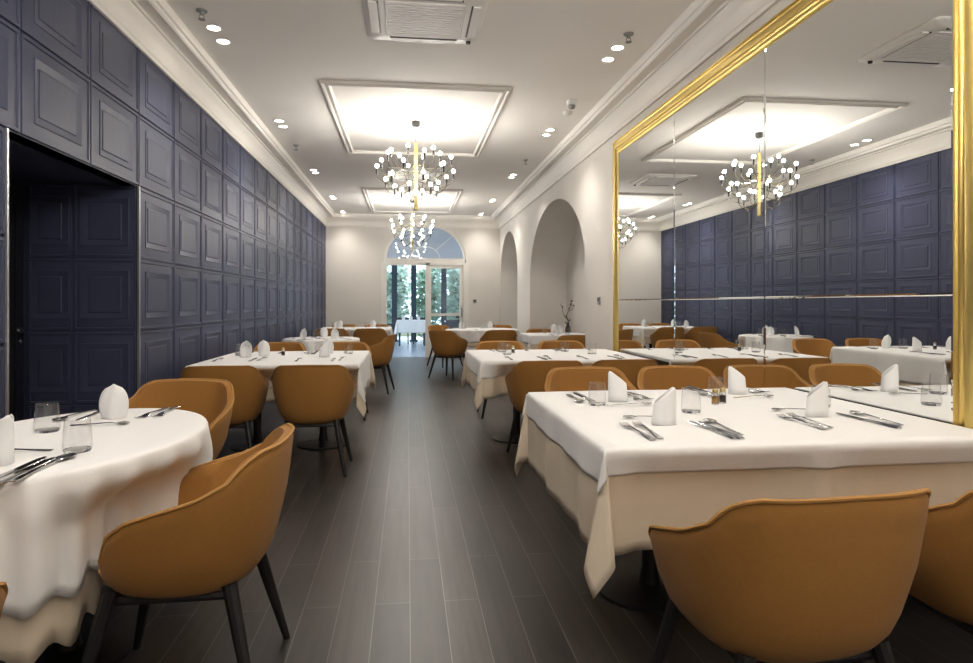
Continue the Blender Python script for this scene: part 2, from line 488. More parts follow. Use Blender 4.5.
for i, (x, y, hg, rd, m, lab) in enumerate((
    (-1.55, 22.6, 2.4, .42, M['leaf'], 'green bush beyond the terrace left of the leftmost post'),
    (-.45, 22.7, 2.6, .42, M['leaf2'], 'pale green bush between the two left terrace posts'),
    (.65, 22.6, 2.45, .42, M['leaf'], 'green bush beyond the door mullion'),
    (1.75, 22.7, 2.6, .42, M['leaf2'], 'pale leafy bush behind the sliding glass door'),
    (2.85, 22.6, 2.5, .42, M['leaf'], 'green bush at the right of the sliding glass door'),
    (-.9, 26.6, 3.6, 1.2, M['leaf2'], 'taller leafy tree behind the left terrace bushes'),
    (2.0, 26.6, 3.6, 1.2, M['leaf'], 'taller leafy tree behind the right terrace bushes'))):
    shrub(x, y, hg, rd, 900 if rd < 1 else 1500, m, lab, 20 + i)
struct(MB().box(-7, 9, 24.5, 34, -.2, -.1).build('trim_10', mat('garden_soil', (.10, .12, .06), .95, noise=.3, nscale=2), smooth=False), 'garden ground beyond the terrace', 'ground')

# ------------------------------------------------------------ mirror
GX = 2.055
mi = thing('wall_mirror', 'huge gilt framed mirror covering the near part of the right wall', 'mirror', (0, 0, 0))
MY0, MY1, MZ0, MZ1 = 2.09, 6.325, .30, 2.82
b = MB()
fp = [(0, XR - .002), (0, 2.050), (.008, 2.043), (.020, 2.043), (.024, 2.052), (.036, 2.056), (.044, 2.046), (.060, 2.040), (.085, 2.039), (.105, 2.043), (.112, 2.054), (.122, 2.057),
      (.130, 2.049), (.142, 2.047), (.150, 2.055), (.162, 2.058), (.170, 2.050), (.182, 2.050), (.19, 2.064), (.19, XR - .002)]
R = []
for d, x in fp:
    d *= .77
    R.append([(x, MY0 + d, MZ0 + d), (x, MY1 - d, MZ0 + d), (x, MY1 - d, MZ1 - d), (x, MY0 + d, MZ1 - d)])
b.rings(R, True, False, False)
b.build('gilt_frame', M['gold'], mi, angle=45)
b = MB().box(GX + .004, XR - .004, MY0 + .1, MY1 - .1, MZ0 + .06, MZ1 - .06)
b.build('backing_board', M['socket'], mi, smooth=False)
yj = [2.23, 3.545, 4.83, 6.185]
zj = [.44, 1.237, 2.68]
for i in range(3):
    for k in range(2):
        y0, y1, z0, z1 = yj[i] + .001, yj[i + 1] - .001, zj[k] + .001, zj[k + 1] - .001
        b = MB(); R = []
        for d, e, x in ((0, 0, GX + .004), (0, 0, GX + .0012), (.013, .005, GX)):
            R.append([(x, y0 + d, z0 + e), (x, y1 - d, z0 + e), (x, y1 - d, z1 - e), (x, y0 + d, z1 - e)])
        b.rings(R, True, True, True)
        b.build('mirror_pane', M['mirror'], mi, smooth=False)

# ------------------------------------------------------------ chairs
def sgnpow(v, p): return math.copysign(abs(v) ** p, v)
def lerp_tab(tab, x):
    if x <= tab[0][0]: return tab[0][1]
    for (a, u), (c, v) in zip(tab[:-1], tab[1:]):
        if x <= c:
            t = (x - a) / (c - a); t = t * t * (3 - 2 * t) * .5 + t * .5
            return u + (v - u) * t
    return tab[-1][1]
RIM = [(0, .775), (34, .770), (46, .748), (60, .690), (78, .652), (100, .608), (114, .568), (124, .515), (134, .445), (180, .425)]
FLARE = [(.355, .50), (.365, .62), (.385, .70), (.43, .79), (.50, .865), (.60, .93), (.70, .975), (.78, 1.0)]
def flare(z): return lerp_tab(FLARE, z)
CW, CDB, CDF = .305, .285, .265
def plan(phi, s):
    """phi degrees, 0 = back (-y)"""
    a = math.radians(phi)
    x = CW * sgnpow(math.sin(a), .72) * s
    c = math.cos(a)
    yv = -sgnpow(c, .78) * (CDB if c > 0 else CDF) * s
    return x, yv
def make_chair():
    t = thing('tub_chair', '', 'chair')
    N = 56
    phis = [-180 + 360 * j / N for j in range(N)]
    b = MB(); R = []
    zb = .355
    for s in (.02, .30): R.append([(*plan(p, s), zb) for p in phis])
    for tau in (.0, .03, .08, .16, .28, .42, .58, .74, .88, .97):
        ring = []
        for p in phis:
            h = lerp_tab(RIM, abs(p)); z = zb + (h - zb) * tau
            ring.append((*plan(p, flare(z)), z))
        R.append(ring)
    for off, up in ((-.006, .004), (-.018, .006), (-.030, .0)):
        ring = []
        for p in phis:
            h = lerp_tab(RIM, abs(p)); ring.append((*plan(p, flare(h) + off / .29), h + up))
        R.append(ring)
    for tau in (.8, .55, .3, .08):
        ring = []
        for p in phis:
            h = lerp_tab(RIM, abs(p)); z = .418 + max(h - .418, .004) * tau
            ring.append((*plan(p, flare(z) - .125), z))
        R.append(ring)
    R.append([(*plan(p, .02), .418) for p in phis])
    b.rings(R)
    sh = b.build('shell', M['mustard'], t, angle=50)
    pts = []
    for p in phis:
        h = lerp_tab(RIM, abs(p))
        if abs(p) <= 136: pts.append((*plan(p, flare(h) - .010), h + .006))
    pp = MB().tube(pts, .0055, 6).build('piping', M['piping'], sh)
    b = MB(); R = []
    for s, z in ((.02, .42), (.70, .42), (.735, .43), (.745, .452), (.72, .470), (.62, .480), (.35, .486), (.02, .487)):
        R.append([(*plan(p, s), z) for p in phis])
    b.rings(R).build('seat_cushion', M['mustard'], t)
    MB().tube([(-.15, -.14, .346), (.15, -.14, .346), (.15, .14, .346), (-.15, .14, .346)], .013, 6, closed=True).build('seat_frame', M['black_wood'], t)
    for sx in (-1, 1):
        for sy in (-1, 1):
            MB().tube([(sx * .165, sy * .150, .385), (sx * .185, sy * .175, .27), (sx * .238, sy * .235, 0)], [.021, .019, .0115], 10).build('leg', M['black_wood'], t)
    return t
CH = make_chair()
CHAIR_GROUP = None
def chair(x, y, face, label, k=1.03):
    """face = compass angle in degrees the sitter looks to, 90 = +y"""
    o = place(CH, (x, y, 0), math.radians(face - 90), label)
    o.scale = (k, k, 1)
    return o

# ------------------------------------------------------------ tables and cloths
def make_rect_table(a, bb, label, loc, rz=0):
    t = thing('dining_table', label, 'table', loc, rz)
    MB().box(-a, a, -bb, bb, .715, .742).build('tabletop', M['black_wood'], t, smooth=False)
    for sx in (-1, 1):
        px = sx * a * .45
        pd = MB().lathe([(.045, .03), (.032, .1), (.032, .66), (.10, .715)], 20, (px, 0, 0)).build('pedestal', M['black_wood'], t)
        MB().lathe([(.22, 0), (.22, .012), (.1, .028), (.045, .035)], 28, (px, 0, 0)).build('foot_disc', M['black_wood'], pd)
    return t
def make_round_table(rx, ry, label, loc, rz=0):
    t = thing('dining_table', label, 'table', loc, rz)
    R = [[(rx * s * math.cos(2 * PI * j / 40), ry * s * math.sin(2 * PI * j / 40), z) for j in range(40)] for s, z in ((1, .715), (1, .742))]
    MB().rings(R).build('tabletop', M['black_wood'], t)
    MB().lathe([(.045, .03), (.035, .1), (.035, .65), (.09, .715)], 20).build('pedestal', M['black_wood'], t)
    MB().lathe([(.2, 0), (.2, .012), (.1, .028), (.045, .035)], 28).build('foot_disc', M['black_wood'], t)
    return t
def rect_cloth(name, a, bb, d, ztop, m, loc, rz, label, cat, seed=0, out=.004, wave=.010, dents=()):
    """square-cornered cloth draped over a rectangular top; d = overhang or (left,right,near,far)"""
    dl, dr_, dn, df = d if isinstance(d, tuple) else (d,) * 4
    rnd = random.Random(seed); ph = [rnd.uniform(0, 6.28) for _ in range(8)]
    def axis(h, lo, hi):
        n_in, n_o = 26, 10
        L = [(-h - lo * (1 - k / n_o)) for k in range(n_o)]
        L += [-h + 2 * h * k / n_in for k in range(n_in + 1)]
        L += [h + hi * (k + 1) / n_o for k in range(n_o)]
        return L
    U, V = axis(a, dl, dr_), axis(bb, dn, df)
    vs = []
    for v in V:
        for u in U:
            ex, ey = max(abs(u) - a, 0), max(abs(v) - bb, 0)
            sx, sy = (1 if u > 0 else -1), (1 if v > 0 else -1)
            r = math.hypot(ex, ey)
            x, y_, z = max(-a, min(a, u)), max(-bb, min(bb, v)), ztop
            if r > 0:
                soft = out + .006 * (1 - math.exp(-r / .01))
                if ex > 0 and ey > 0:
                    al = math.atan2(ey, ex)
                    fin = r * .15 * math.sin(2 * al) * (1 - .25 * r)
                    lat = r * .20 * math.sin(4 * al) * .7
                    dx, dy = fin * .707 + lat * .707, fin * .707 - lat * .707
                    x += sx * (dx + soft); y_ += sy * (dy + soft)
                    z -= r * (1 - .10 * math.sin(2 * al))
                else:
                    t = v if ex > 0 else u
                    wv = wave * min(r / .12, 1.6) * (math.sin(t * 11 + ph[0]) * .6 + math.sin(t * 23 + ph[1]) * .4 + .55)
                    lim = (bb if ex > 0 else a) - abs(t)
                    wv *= min(1, max(0, lim) / .12)
                    pu = 0
                    for side, t0, hw_, dep in dents:
                        if side == ('r' if sx > 0 else 'l') if ex > 0 else side == ('f' if sy > 0 else 'n'):
                            q = abs(t - t0) / hw_
                            if q < 1: pu = max(pu, dep * min(1, (1 - q) * 4) * min(1, max(0, r - .03) / .10))
                    if pu: wv = wv * .3 - pu
                    if ex > 0: x += sx * (soft + wv); y_ = v
                    else: y_ += sy * (soft + wv); x = u
                    z -= r - .003 * min(r / .02, 1)
            else:
                z += .0012 * math.sin(u * 7 + ph[2]) * math.sin(v * 6 + ph[3])
            vs.append((x, y_, z))
    nu = len(U)
    fs = [(j * nu + i, j * nu + i + 1, (j + 1) * nu + i + 1, (j + 1) * nu + i) for j in range(len(V) - 1) for i in range(nu - 1)]
    o = MB().add(vs, fs).build(name, m, None, angle=80)
    sol = o.modifiers.new('thickness', 'SOLIDIFY'); sol.thickness = .002; sol.offset = -1
    o.location = loc; o.rotation_euler = (0, 0, rz)
    return tag(o, label, cat)
def oval_cloth(name, rx, ry, drop, ztop, m, loc, rz, label, cat, flutes=17, amp=.022, out=.004, seed=0, press=()):
    rnd = random.Random(seed); NA = 180
    R = []
    for s in (.02, .3, .6, .85, .97, 1.0):
        R.append([((rx + out * (s == 1)) * s * math.cos(2 * PI * j / NA), (ry + out * (s == 1)) * s * math.sin(2 * PI * j / NA), ztop - (.0025 if s == 1 else 0)) for j in range(NA)])
    ph = [rnd.uniform(0, 6.28) for _ in range(4)]
    for k in range(1, 15):
        q = (k / 14) ** 1.5; ring = []
        for j in range(NA):
            a = 2 * PI * j / NA
            fl = math.sin(a * flutes + 1.2 * math.sin(a * 3 + ph[0]) + ph[1])
            fl = math.copysign(abs(fl) ** .75, fl)
            w_ = amp * min(1, q * 3) * (fl + .6 + .5 * math.sin(a * 5 + ph[2])) + out + .006 * min(1, q * 20)
            dp = drop * q * (1 + .045 * math.sin(a * flutes + ph[1] + 1) * q + .05 * math.sin(a * 4 + ph[3]) * q)
            for (a0, wd, dep) in press:
                dd = abs((a - a0 + PI) % (2 * PI) - PI)
                if dd < wd: w_ -= dep * (.5 + .5 * math.cos(PI * dd / wd)) * min(1, max(0, dp - .06) / .09)
            ring.append(((rx + w_) * math.cos(a), (ry + w_) * math.sin(a), ztop - dp))
        R.append(ring)
    o = MB().rings(R, True, True, False).build(name, m, None, angle=80)
    sol = o.modifiers.new('thickness', 'SOLIDIFY'); sol.thickness = .002; sol.offset = -1
    o.location = loc; o.rotation_euler = (0, 0, rz)
    return tag(o, label, cat)

ZT = .750      # top of the white cloth
# ------------------------------------------------------------ tableware
def ribbon(stations, th, bend=None):
    """flat piece along +y: stations (y, halfwidth, z)"""
    b = MB(); R = []
    for yv, w_, z in stations:
        R.append([(-w_, yv, z), (w_, yv, z), (w_ * .8, yv, z + th), (-w_ * .8, yv, z + th)])
    return b.rings(R)
CS = 1.42
def make_fork():
    b = ribbon([(-.10 * CS, .0075 * CS, .002), (-.085 * CS, .0085 * CS, .002), (-.02 * CS, .0035 * CS, .006), (.03 * CS, .0032 * CS, .009), (.042 * CS, .009 * CS, .006), (.055 * CS, .0115 * CS, .003)], .003)
    for k in (-1.5, -.5, .5, 1.5):
        x = k * .0062 * CS
        c = ribbon([(.054 * CS, .0022 * CS, .003), (.080 * CS, .0018 * CS, .0035), (.098 * CS, .0009 * CS, .009)], .002)
        b.add([(p[0] + x, p[1], p[2]) for p in c.v], c.f)
    return tag(b.build('fork', M['steel']), None, 'fork')
def make_knife():
    b = ribbon([(-.115 * CS, .007 * CS, .001), (-.09 * CS, .0085 * CS, .001), (-.01 * CS, .006 * CS, .001), (.0, .006 * CS, .001)], .006)
    c = ribbon([(.0, .006 * CS, .002), (.01 * CS, .0095 * CS, .002), (.09 * CS, .0095 * CS, .002), (.115 * CS, .003 * CS, .002)], .0025)
    b.add(c.v, c.f)
    return tag(b.build('table_knife', M['steel']), None, 'knife')
def make_spoon(name='spoon', k=1.0):
    s = CS * k
    b = ribbon([(-.10 * s, .0075 * s, .002), (-.085 * s, .0085 * s, .002), (-.02 * s, .0035 * s, .006), (.04 * s, .0034 * s, .009), (.052 * s, .006 * s, .006)], .003)
    R = []
    for i in range(5):
        q = i / 4
        R.append([(.0165 * s * q * math.cos(2 * PI * j / 16), .075 * s + .026 * s * q * math.sin(2 * PI * j / 16), .0025 + .007 * q * q) for j in range(16)])
    R.append([(.0150 * s * math.cos(2 * PI * j / 16), .075 * s + .024 * s * math.sin(2 * PI * j / 16), .0112) for j in range(16)])
    R.append([(.006 * s * math.cos(2 * PI * j / 16), .075 * s + .011 * s * math.sin(2 * PI * j / 16), .006) for j in range(16)])
    b.rings(R)
    return tag(b.build(name, M['steel']), None, 'spoon')
def make_tumbler():
    prof = [(.036, .002), (.0395, .006), (.0405, .02), (.0385, .06), (.0345, .098), (.0338, .1005), (.0330, .100), (.0370, .06), (.0390, .022), (.0375, .010)]
    b = MB().lathe(prof, 32, cap0=False, cap1=False)
    b.cur = 1
    b.lathe([(.001, 0), (.035, 0), (.0372, .004), (.0372, .009), (.001, .007)], 32)
    return tag(b.build('tumbler', [M['tumbler'], M['glass']], angle=50), None, 'glass')
def make_peak_napkin():
    """standing napkin, peak to one side"""
    b = MB(); N = 40
    for sc_, hs, twist in ((1.0, 1.0, 0), (.82, .86, .5)):
        R = []
        for q in (0, .25, .5, .75, .92, 1.0):
            ring = []
            for j in range(N):
                a = 2 * PI * j / N
                x = .046 * sc_ * sgnpow(math.cos(a), .8); y_ = .026 * sc_ * sgnpow(math.sin(a), .9)
                peak = .078 + .064 * max(0, min(1, (x / sc_ + .046) / .085)) ** .9
                if x / sc_ > .036: peak -= (x / sc_ - .036) * 1.6
                z = peak * hs * q
                tp_ = 1 - .12 * q
                ring.append((x * (1 - .05 * q) + .004 * q, y_ * tp_ * (1 - .55 * max(0, z - .06) / .08), z))
            R.append(ring)
        b.rings(R, True, False, False)
    o = b.build('folded_napkin', M['napkin'], angle=60)
    sol = o.modifiers.new('thickness', 'SOLIDIFY'); sol.thickness = .0016
    return tag(o, None, 'napkin')
def make_leaf_napkin():
    """standing napkin, leaf shaped with a smaller leaf folded in front"""
    b = MB(); NU = 16
    for k, (wd, hg, yo, curl) in enumerate(((.050, .140, .014, .030), (.040, .105, -.006, .026), (.046, .120, .004, .028))):
        R = []
        for i in range(13):
            q = i / 12; ww = wd * (.80 + .20 * math.sin(PI * .5 * q / .45) if q < .45 else math.sqrt(max(.0006, 1 - ((q - .45) / .55) ** 2)) ** .9)
            row = []
            for j in range(NU + 1):
                u = -1 + 2 * j / NU
                x = ww * u; y_ = yo - curl * (u * u) * (1 - .35 * q) + .010 * q + .003 * math.sin(u * 6 + k + q * 3)
                row.append((x, y_, hg * q * (1 - .06 * u * u)))
            R.append(row)
        b.rings(R, False, False, False)
    o = b.build('folded_napkin', M['napkin'], angle=70)
    sol = o.modifiers.new('thickness', 'SOLIDIFY'); sol.thickness = .002
    return tag(o, None, 'napkin')
def make_shaker(name, fill, cat):
    t = thing(name, '', cat)
    t.scale = (.8, .8, .75)
    MB().lathe([(.001, 0), (.019, 0), (.020, .004), (.019, .062), (.013, .070), (.0115, .070), (.017, .060), (.0175, .006), (.001, .005)], 20).build('glass_body', M['glass'], t, angle=50)
    MB().lathe([(.001, .007), (.0165, .007), (.0165, .048), (.001, .050)], 18).build('contents', fill, t)
    MB().lathe([(.015, .068), (.0165, .070), (.0165, .084), (.012, .092), (.001, .094)], 20).build('cap', M['brass'], t)
    return t
FK, KN, SP, DS, TU = make_fork(), make_knife(), make_spoon(), make_spoon('dessert_spoon', .72), make_tumbler()
NP, NL = make_peak_napkin(), make_leaf_napkin()
SH, PE = make_shaker('salt_shaker', M['amber'], 'condiment'), make_shaker('pepper_shaker', M['pepper'], 'condiment')

def setting(cx, cy, face, where, nap=NP, full=True, glass=(.20, .24), napoff=(0, 0), naprot=0, items='FfKSdgn', z=ZT):
    """one place setting; face = direction the sitter looks to; where names it for the labels"""
    th = math.radians(face - 90); c, s = math.cos(th), math.sin(th)
    def P(x, y_): return (cx + x * c - y_ * s, cy + x * s + y_ * c, z)
    g = None
    if 'n' in items: place(nap, P(*napoff), th + naprot, 'white napkin folded to stand up, ' + where)
    if 'F' in items: place(FK, P(-.150, -.13), th + .03, 'steel dinner fork, outer of the pair, ' + where)
    if 'f' in items: place(FK, P(-.105, -.11), th - .05, 'steel fork, inner of the pair, ' + where)
    if 'K' in items: place(KN, P(.125, -.12), th + .04, 'steel table knife, ' + where)
    if 'k' in items: place(KN, P(.150, -.13), th + .01, 'second steel knife, ' + where)
    if 'S' in items: place(SP, P(.185, -.09), th - .03, 'steel soup spoon, ' + where)
    if 'd' in items: place(DS, P(-.01, .135), th + PI / 2, 'small steel dessert spoon, ' + where)
    if 'g' in items: place(TU, P(*glass), th, 'clear water tumbler, ' + where)

# ---- right-hand tables
def rect_set(name_words, loc, a, bb, rz, ov, un, seed, dents=()):
    make_rect_table(a - .006, bb - .006, f'rectangular table under the cloths, {name_words}', loc, rz)
    rect_cloth('under_cloth', a, bb, un, .7455, M['underlinen'], loc, rz, f'cream under-cloth hanging below the white cloth of {name_words}', 'tablecloth', seed, .001, .008, dents)
    rect_cloth('tablecloth', a + .003, bb + .003, ov, .7485, M['linen'], loc, rz, f'white linen tablecloth on top of {name_words}', 'tablecloth', seed + 1, .004, .008, dents)

T1 = 'the front right table against the mirror'
rect_set(T1, (1.321, 2.63, 0), .70, .655, 0, (.125, .006, .09, .10), (.36, .006, .34, .34), 1, [('n', -.32, .36, .05), ('n', .37, .34, .05)])
T2 = 'the second right table by the mirror end'
rect_set(T2, (1.275, 5.73, 0), .69, .62, 0, (.15, .03, .14, .14), (.30, .02, .30, .30), 3, [('n', -.225, .38, .20), ('n', .42, .36, .20), ('f', -.26, .38, .05), ('f', .45, .36, .05)])
T3 = 'the round table at the far right'
make_round_table(.64, .64, 'round pedestal table under the cloths, ' + T3, (1.33, 11.65, 0))
oval_cloth('under_cloth', .645, .645, .28, .7455, M['underlinen'], (1.33, 11.65, 0), 0, 'cream under-cloth hanging below the white one on ' + T3, 'tablecloth', 15, .010, .001, 6)
oval_cloth('tablecloth', .648, .648, .20, .7485, M['linen'], (1.33, 11.65, 0), 0, 'white linen tablecloth on top of ' + T3, 'tablecloth', 15, .014, .004, 6)
T4 = 'the table in the arched alcove'
rect_set(T4, (2.21, 9.62, 0), .45, .42, 0, .13, .28, 7)

# ---- left-hand tables
T5 = 'the front left oval table'
press = [(-.42, .85, .17), (PI / 2, .5, .05), (-1.8, .5, .08)]
L5 = (-1.15, 2.37, 0)
make_round_table(.405, .60, 'oval pedestal table under the cloths, ' + T5, L5)
oval_cloth('under_cloth', .408, .603, .46, .7455, M['underlinen'], L5, 0, 'long cream under-cloth hanging below the white one on ' + T5, 'tablecloth', 23, .009, -.014, 9, press)
oval_cloth('tablecloth', .411, .606, .33, .7485, M['linen'], L5, 0, 'fluted white linen tablecloth on top of ' + T5, 'tablecloth', 23, .014, .004, 9, press)
T6 = 'the second left table by the navy wall'
rect_set(T6, (-.985, 5.68, 0), .61, .72, 0, (.10, .26, .20, .20), (.12, .32, .30, .30), 11, [('n', .31, .37, .22), ('n', -.30, .37, .22)])
T7 = 'the small round table at the middle left'
make_round_table(.47, .47, 'round pedestal table under the cloths, ' + T7, (-1.12, 8.75, 0))
oval_cloth('under_cloth', .473, .473, .34, .7455, M['underlinen'], (-1.12, 8.75, 0), 0, 'cream under-cloth hanging below the white one on ' + T7, 'tablecloth', 13, .010, .001, 14, [(.36, .6, .09)])
oval_cloth('tablecloth', .476, .476, .24, .7485, M['linen'], (-1.12, 8.75, 0), 0, 'white linen tablecloth on top of ' + T7, 'tablecloth', 13, .014, .004, 14, [(.36, .6, .09)])
T8 = 'the far left table before the end wall'
rect_set(T8, (-.96, 12.4, 0), .64, .58, 0, .18, .30, 15, [('n', .32, .37, .06), ('n', -.34, .37, .06), ('f', .32, .37, .06), ('f', -.34, .37, .06)])

# ---- place settings
setting(.95, 2.33, 90, 'aisle-side near setting of the front right table', NP, glass=(.22, .25), items='FfKkSdgn')
setting(1.63, 2.43, 90, 'mirror-side near setting of the front right table', NP, glass=(.16, .21), items='FfKSdgn')
setting(.97, 2.92, 270, 'aisle-side far setting of the front right table', NP, glass=(.13, .10))
setting(1.64, 3.08, 270, 'mirror-side far setting of the front right table', NP, glass=(.17, .12))
place(SH, (1.37, 2.77, ZT), 0, 'amber oil cruet with brass cap on the front right table')
place(PE, (1.42, 2.80, ZT), 0, 'dark pepper shaker beside the amber cruet on the front right table')
setting(.98, 5.42, 90, 'aisle-side near setting of the second right table', NP, items='FKSg', glass=(-.1, .3))
setting(1.60, 5.42, 90, 'mirror-side near setting of the second right table', NP, items='FKSg', glass=(.05, .28))
setting(.98, 6.08, 270, 'aisle-side far setting of the second right table', NP, items='FKSg', glass=(.10, .05))
setting(1.60, 6.08, 270, 'mirror-side far setting of the second right table', NP, items='FKSg', glass=(.12, .05))
place(PE, (.96, 5.88, ZT), 0, 'dark pepper shaker standing on the second right table')
setting(1.33, 11.28, 90, 'near setting of the far right round table', NL, items='FKg', glass=(.2, .2))
setting(.98, 11.85, -35, 'aisle-side setting of the far right round table', NL, items='FKgn', glass=(.1, .1), naprot=2.18)
setting(1.52, 11.95, 225, 'wall-side setting of the far right round table', NL, items='FKgn', glass=(.1, .1), naprot=-2.36)
setting(2.22, 9.38, 90, 'near setting of the alcove table', NL, items='FKgn', glass=(.15, .1))
setting(2.25, 9.86, 270, 'far setting of the alcove table', NL, items='FKgn', glass=(.15, .05))

setting(-1.14, 2.70, 270, 'far setting of the front left oval table', NL, items='FfKSdgn', glass=(.12, .24), naprot=.35)
setting(-1.17, 2.00, 90, 'near setting of the front left oval table', NP, items='KkSdgn', glass=(.17, .12), napoff=(.02, -.02))
place(SH, (-1.335, 2.33, ZT), 0, 'amber oil cruet with brass cap on the front left table')
setting(-1.36, 5.55, 90, 'wall-side near setting of the second left table', NL, items='FKSgn', glass=(-.11, .41), napoff=(0, .17))
setting(-.72, 5.48, 90, 'aisle-side near setting of the second left table', NP, items='FKSgn', glass=(.19, .52), napoff=(.02, .16))
setting(-1.30, 6.02, 270, 'wall-side far setting of the second left table', NL, items='FKSgn', glass=(.15, .15), napoff=(-.06, .18))
setting(-.72, 6.06, 270, 'aisle-side far setting of the second left table', NL, items='FKSgn', glass=(.14, .05))
place(PE, (-1.08, 5.86, ZT), 0, 'dark pepper shaker standing on the second left table')
setting(-1.32, 8.55, 60, 'wall-side near setting of the small round left table', NL, items='FKgn', glass=(.13, .12))
setting(-.93, 8.55, 110, 'aisle-side near setting of the small round left table', NL, items='FKgn', glass=(.1, .12))
setting(-1.12, 9.0, 270, 'far setting of the small round left table', NL, items='FKgn', glass=(.13, .05))
setting(-1.28, 12.1, 90, 'wall-side near setting of the far left table', NL, items='FKgn', glass=(.13, .15))
setting(-.66, 12.1, 90, 'aisle-side near setting of the far left table', NL, items='FKg', glass=(.13, .15))
setting(-1.28, 12.72, 270, 'wall-side far setting of the far left table', NL, items='FKgn', glass=(.13, .05))
setting(-.66, 12.72, 270, 'aisle-side far setting of the far left table', NL, items='FKgn', glass=(.13, .05))

# ---- chairs
MC = 'mustard tub chair '
chair(.945, 1.60, 94, MC + 'in the right foreground, back to the camera at the front table', 1.08)
chair(1.63, 1.645, 90, MC + 'cut off by the right edge of the photo', 1.06)
chair(1.15, 3.91, 270, MC + 'facing the camera behind the front right table, aisle side')
chair(1.76, 3.91, 270, MC + 'facing the camera behind the front right table, mirror side')
chair(1.05, 4.97, 90, MC + 'with its back to the camera at the second right table, aisle side')
chair(1.65, 5.0, 90, MC + 'with its back to the camera at the second right table, mirror side')
chair(1.02, 6.98, 270, MC + 'facing the camera behind the second right table, aisle side')
chair(1.72, 6.98, 270, MC + 'facing the camera behind the second right table, wall side')
chair(.68, 10.55, 50, MC + 'turned sideways in the aisle by the far right round table')
chair(1.48, 10.62, 95, MC + 'with its back to the camera at the far right round table')
chair(.72, 12.6, -55, MC + 'behind the far right round table beside the glass door')
chair(1.74, 12.62, 245, MC + 'behind the far right round table by the second arch')
chair(2.28, 8.80, 90, MC + 'with its back to the camera inside the arched alcove')
chair(2.22, 10.45, 270, MC + 'facing the camera at the far side of the alcove table')
chair(-.68, 2.145, 181, MC + 'in the left foreground seen side-on at the oval table', 1.08)
chair(-1.22, 3.50, 262, MC + 'facing the camera behind the front left oval table')
chair(-1.13, 1.40, 92, MC + 'cut off by the left edge of the photo')
chair(-.665, 4.82, 90, MC + 'with its back to the camera at the second left table, aisle side', 1.0)
chair(-1.285, 4.84, 93, MC + 'with its back to the camera at the second left table, wall side', 1.0)
chair(-1.36, 7.02, 270, MC + 'facing the camera behind the second left table, wall side')
chair(-.68, 7.02, 270, MC + 'facing the camera behind the second left table, aisle side')
chair(-.46, 9.0, 172, MC + 'seen side-on in the aisle by the small round left table')
chair(-.64, 11.52, 90, MC + 'with its back to the camera at the far left table, aisle side')
chair(-1.30, 11.58, 90, MC + 'with its back to the camera at the far left table, wall side')
chair(-1.28, 13.3, 270, MC + 'before the end wall, wall side of the far left table')
chair(-.64, 13.3, 270, MC + 'before the end wall, aisle side of the far left table')

# ---- branch arrangement in the alcove
t = thing('branch_arrangement', 'dark blossom branch in a small vase on the alcove table', 'plant', (2.50, 9.98, ZT))
MB().lathe([(.03, 0), (.045, .03), (.04, .08), (.018, .12), (.022, .135), (.014, .13), (.012, .02)], 20).build('vase', M['black_wood'], t)
b = MB()
b.tube([(0, 0, .02), (.01, 0, .16), (-.02, .01, .27), (.03, 0, .38), (.06, .01, .50)], [.010, .009, .008, .006, .004], 6)
b.tube([(-.005, 0, .2), (-.07, .01, .29), (-.09, .0, .40), (-.12, .01, .46)], [.007, .005, .004, .003], 6)
b.tube([(.02, 0, .34), (.07, -.01, .36), (.09, 0, .42)], [.005, .004, .003], 6)
b.build('branch', M['bark'], t)
rnd = random.Random(3)
for p in ((0, 0, .14), (.025, .01, .19), (-.03, 0, .24), (.03, 0, .38), (.06, .01, .49), (-.09, 0, .40), (.09, 0, .42), (-.025, -.01, .15), (.045, 0, .44)):
    b = MB(); c = Vector(p)
    for k in range(6):
        d = Vector((rnd.uniform(-1, 1), rnd.uniform(-1, 1), rnd.uniform(-.4, 1))).normalized(); s_ = d.orthogonal().normalized()
        L = rnd.uniform(.022, .036)
        b.add([c, c + d * L * .55 + s_ * L * .4, c + d * L, c + d * L * .55 - s_ * L * .4], [(0, 1, 2, 3)])
    b.build('blossom', M['flower'], t, smooth=False)

# ---- terrace furniture
t = thing('terrace_table', 'long white clothed table standing out on the terrace', 'table', (.13, 19.3, -.02))
MB().box(-.43, .43, -.4, .4, .71, .74).build('tabletop', M['dark_metal'], t, smooth=False)
for sx in (-1, 1):
    for sy in (-1, 1):
        MB().tube([(sx * .36, sy * .3, .71), (sx * .36, sy * .3, 0)], .025, 8).build('leg', M['dark_metal'], t)
rect_cloth('tablecloth', .44, .41, .36, .745, M['linen'], (.13, 19.3, -.02), 0, 'white cloth on the terrace table outside the doorway', 'tablecloth', 30)
for i, (x, q) in enumerate(((-.22, 'left'), (.0, 'middle'), (.22, 'right'))):
    place(NL, (x + .1, 19.2, .73), .2 * i, f'white napkin standing on the terrace table, {q} of three')
def make_terrace_chair():
    t = thing('terrace_chair', '', 'chair')
    MB().box(-.24, .24, -.22, .24, .40, .45).build('seat', M['wicker'], t, smooth=False)
    b = MB(); R = []
    for z, yy in ((.45, -.20), (.62, -.23), (.80, -.27)):
        R.append([(-.25, yy, z), (.25, yy, z), (.25, yy - .035, z), (-.25, yy - .035, z)])
    b.rings(R).build('backrest', M['wicker'], t)
    for sx in (-1, 1):
        MB().tube([(sx * .25, -.22, .64), (sx * .26, .2, .62), (sx * .24, .22, .45)], .018, 8).build('armrest', M['wicker'], t)
        for sy in (-1, 1):
            MB().tube([(sx * .21, sy * .19, .40), (sx * .22, sy * .21, 0)], .018, 8).build('leg', M['dark_metal'], t)
    return t
TC = make_terrace_chair()
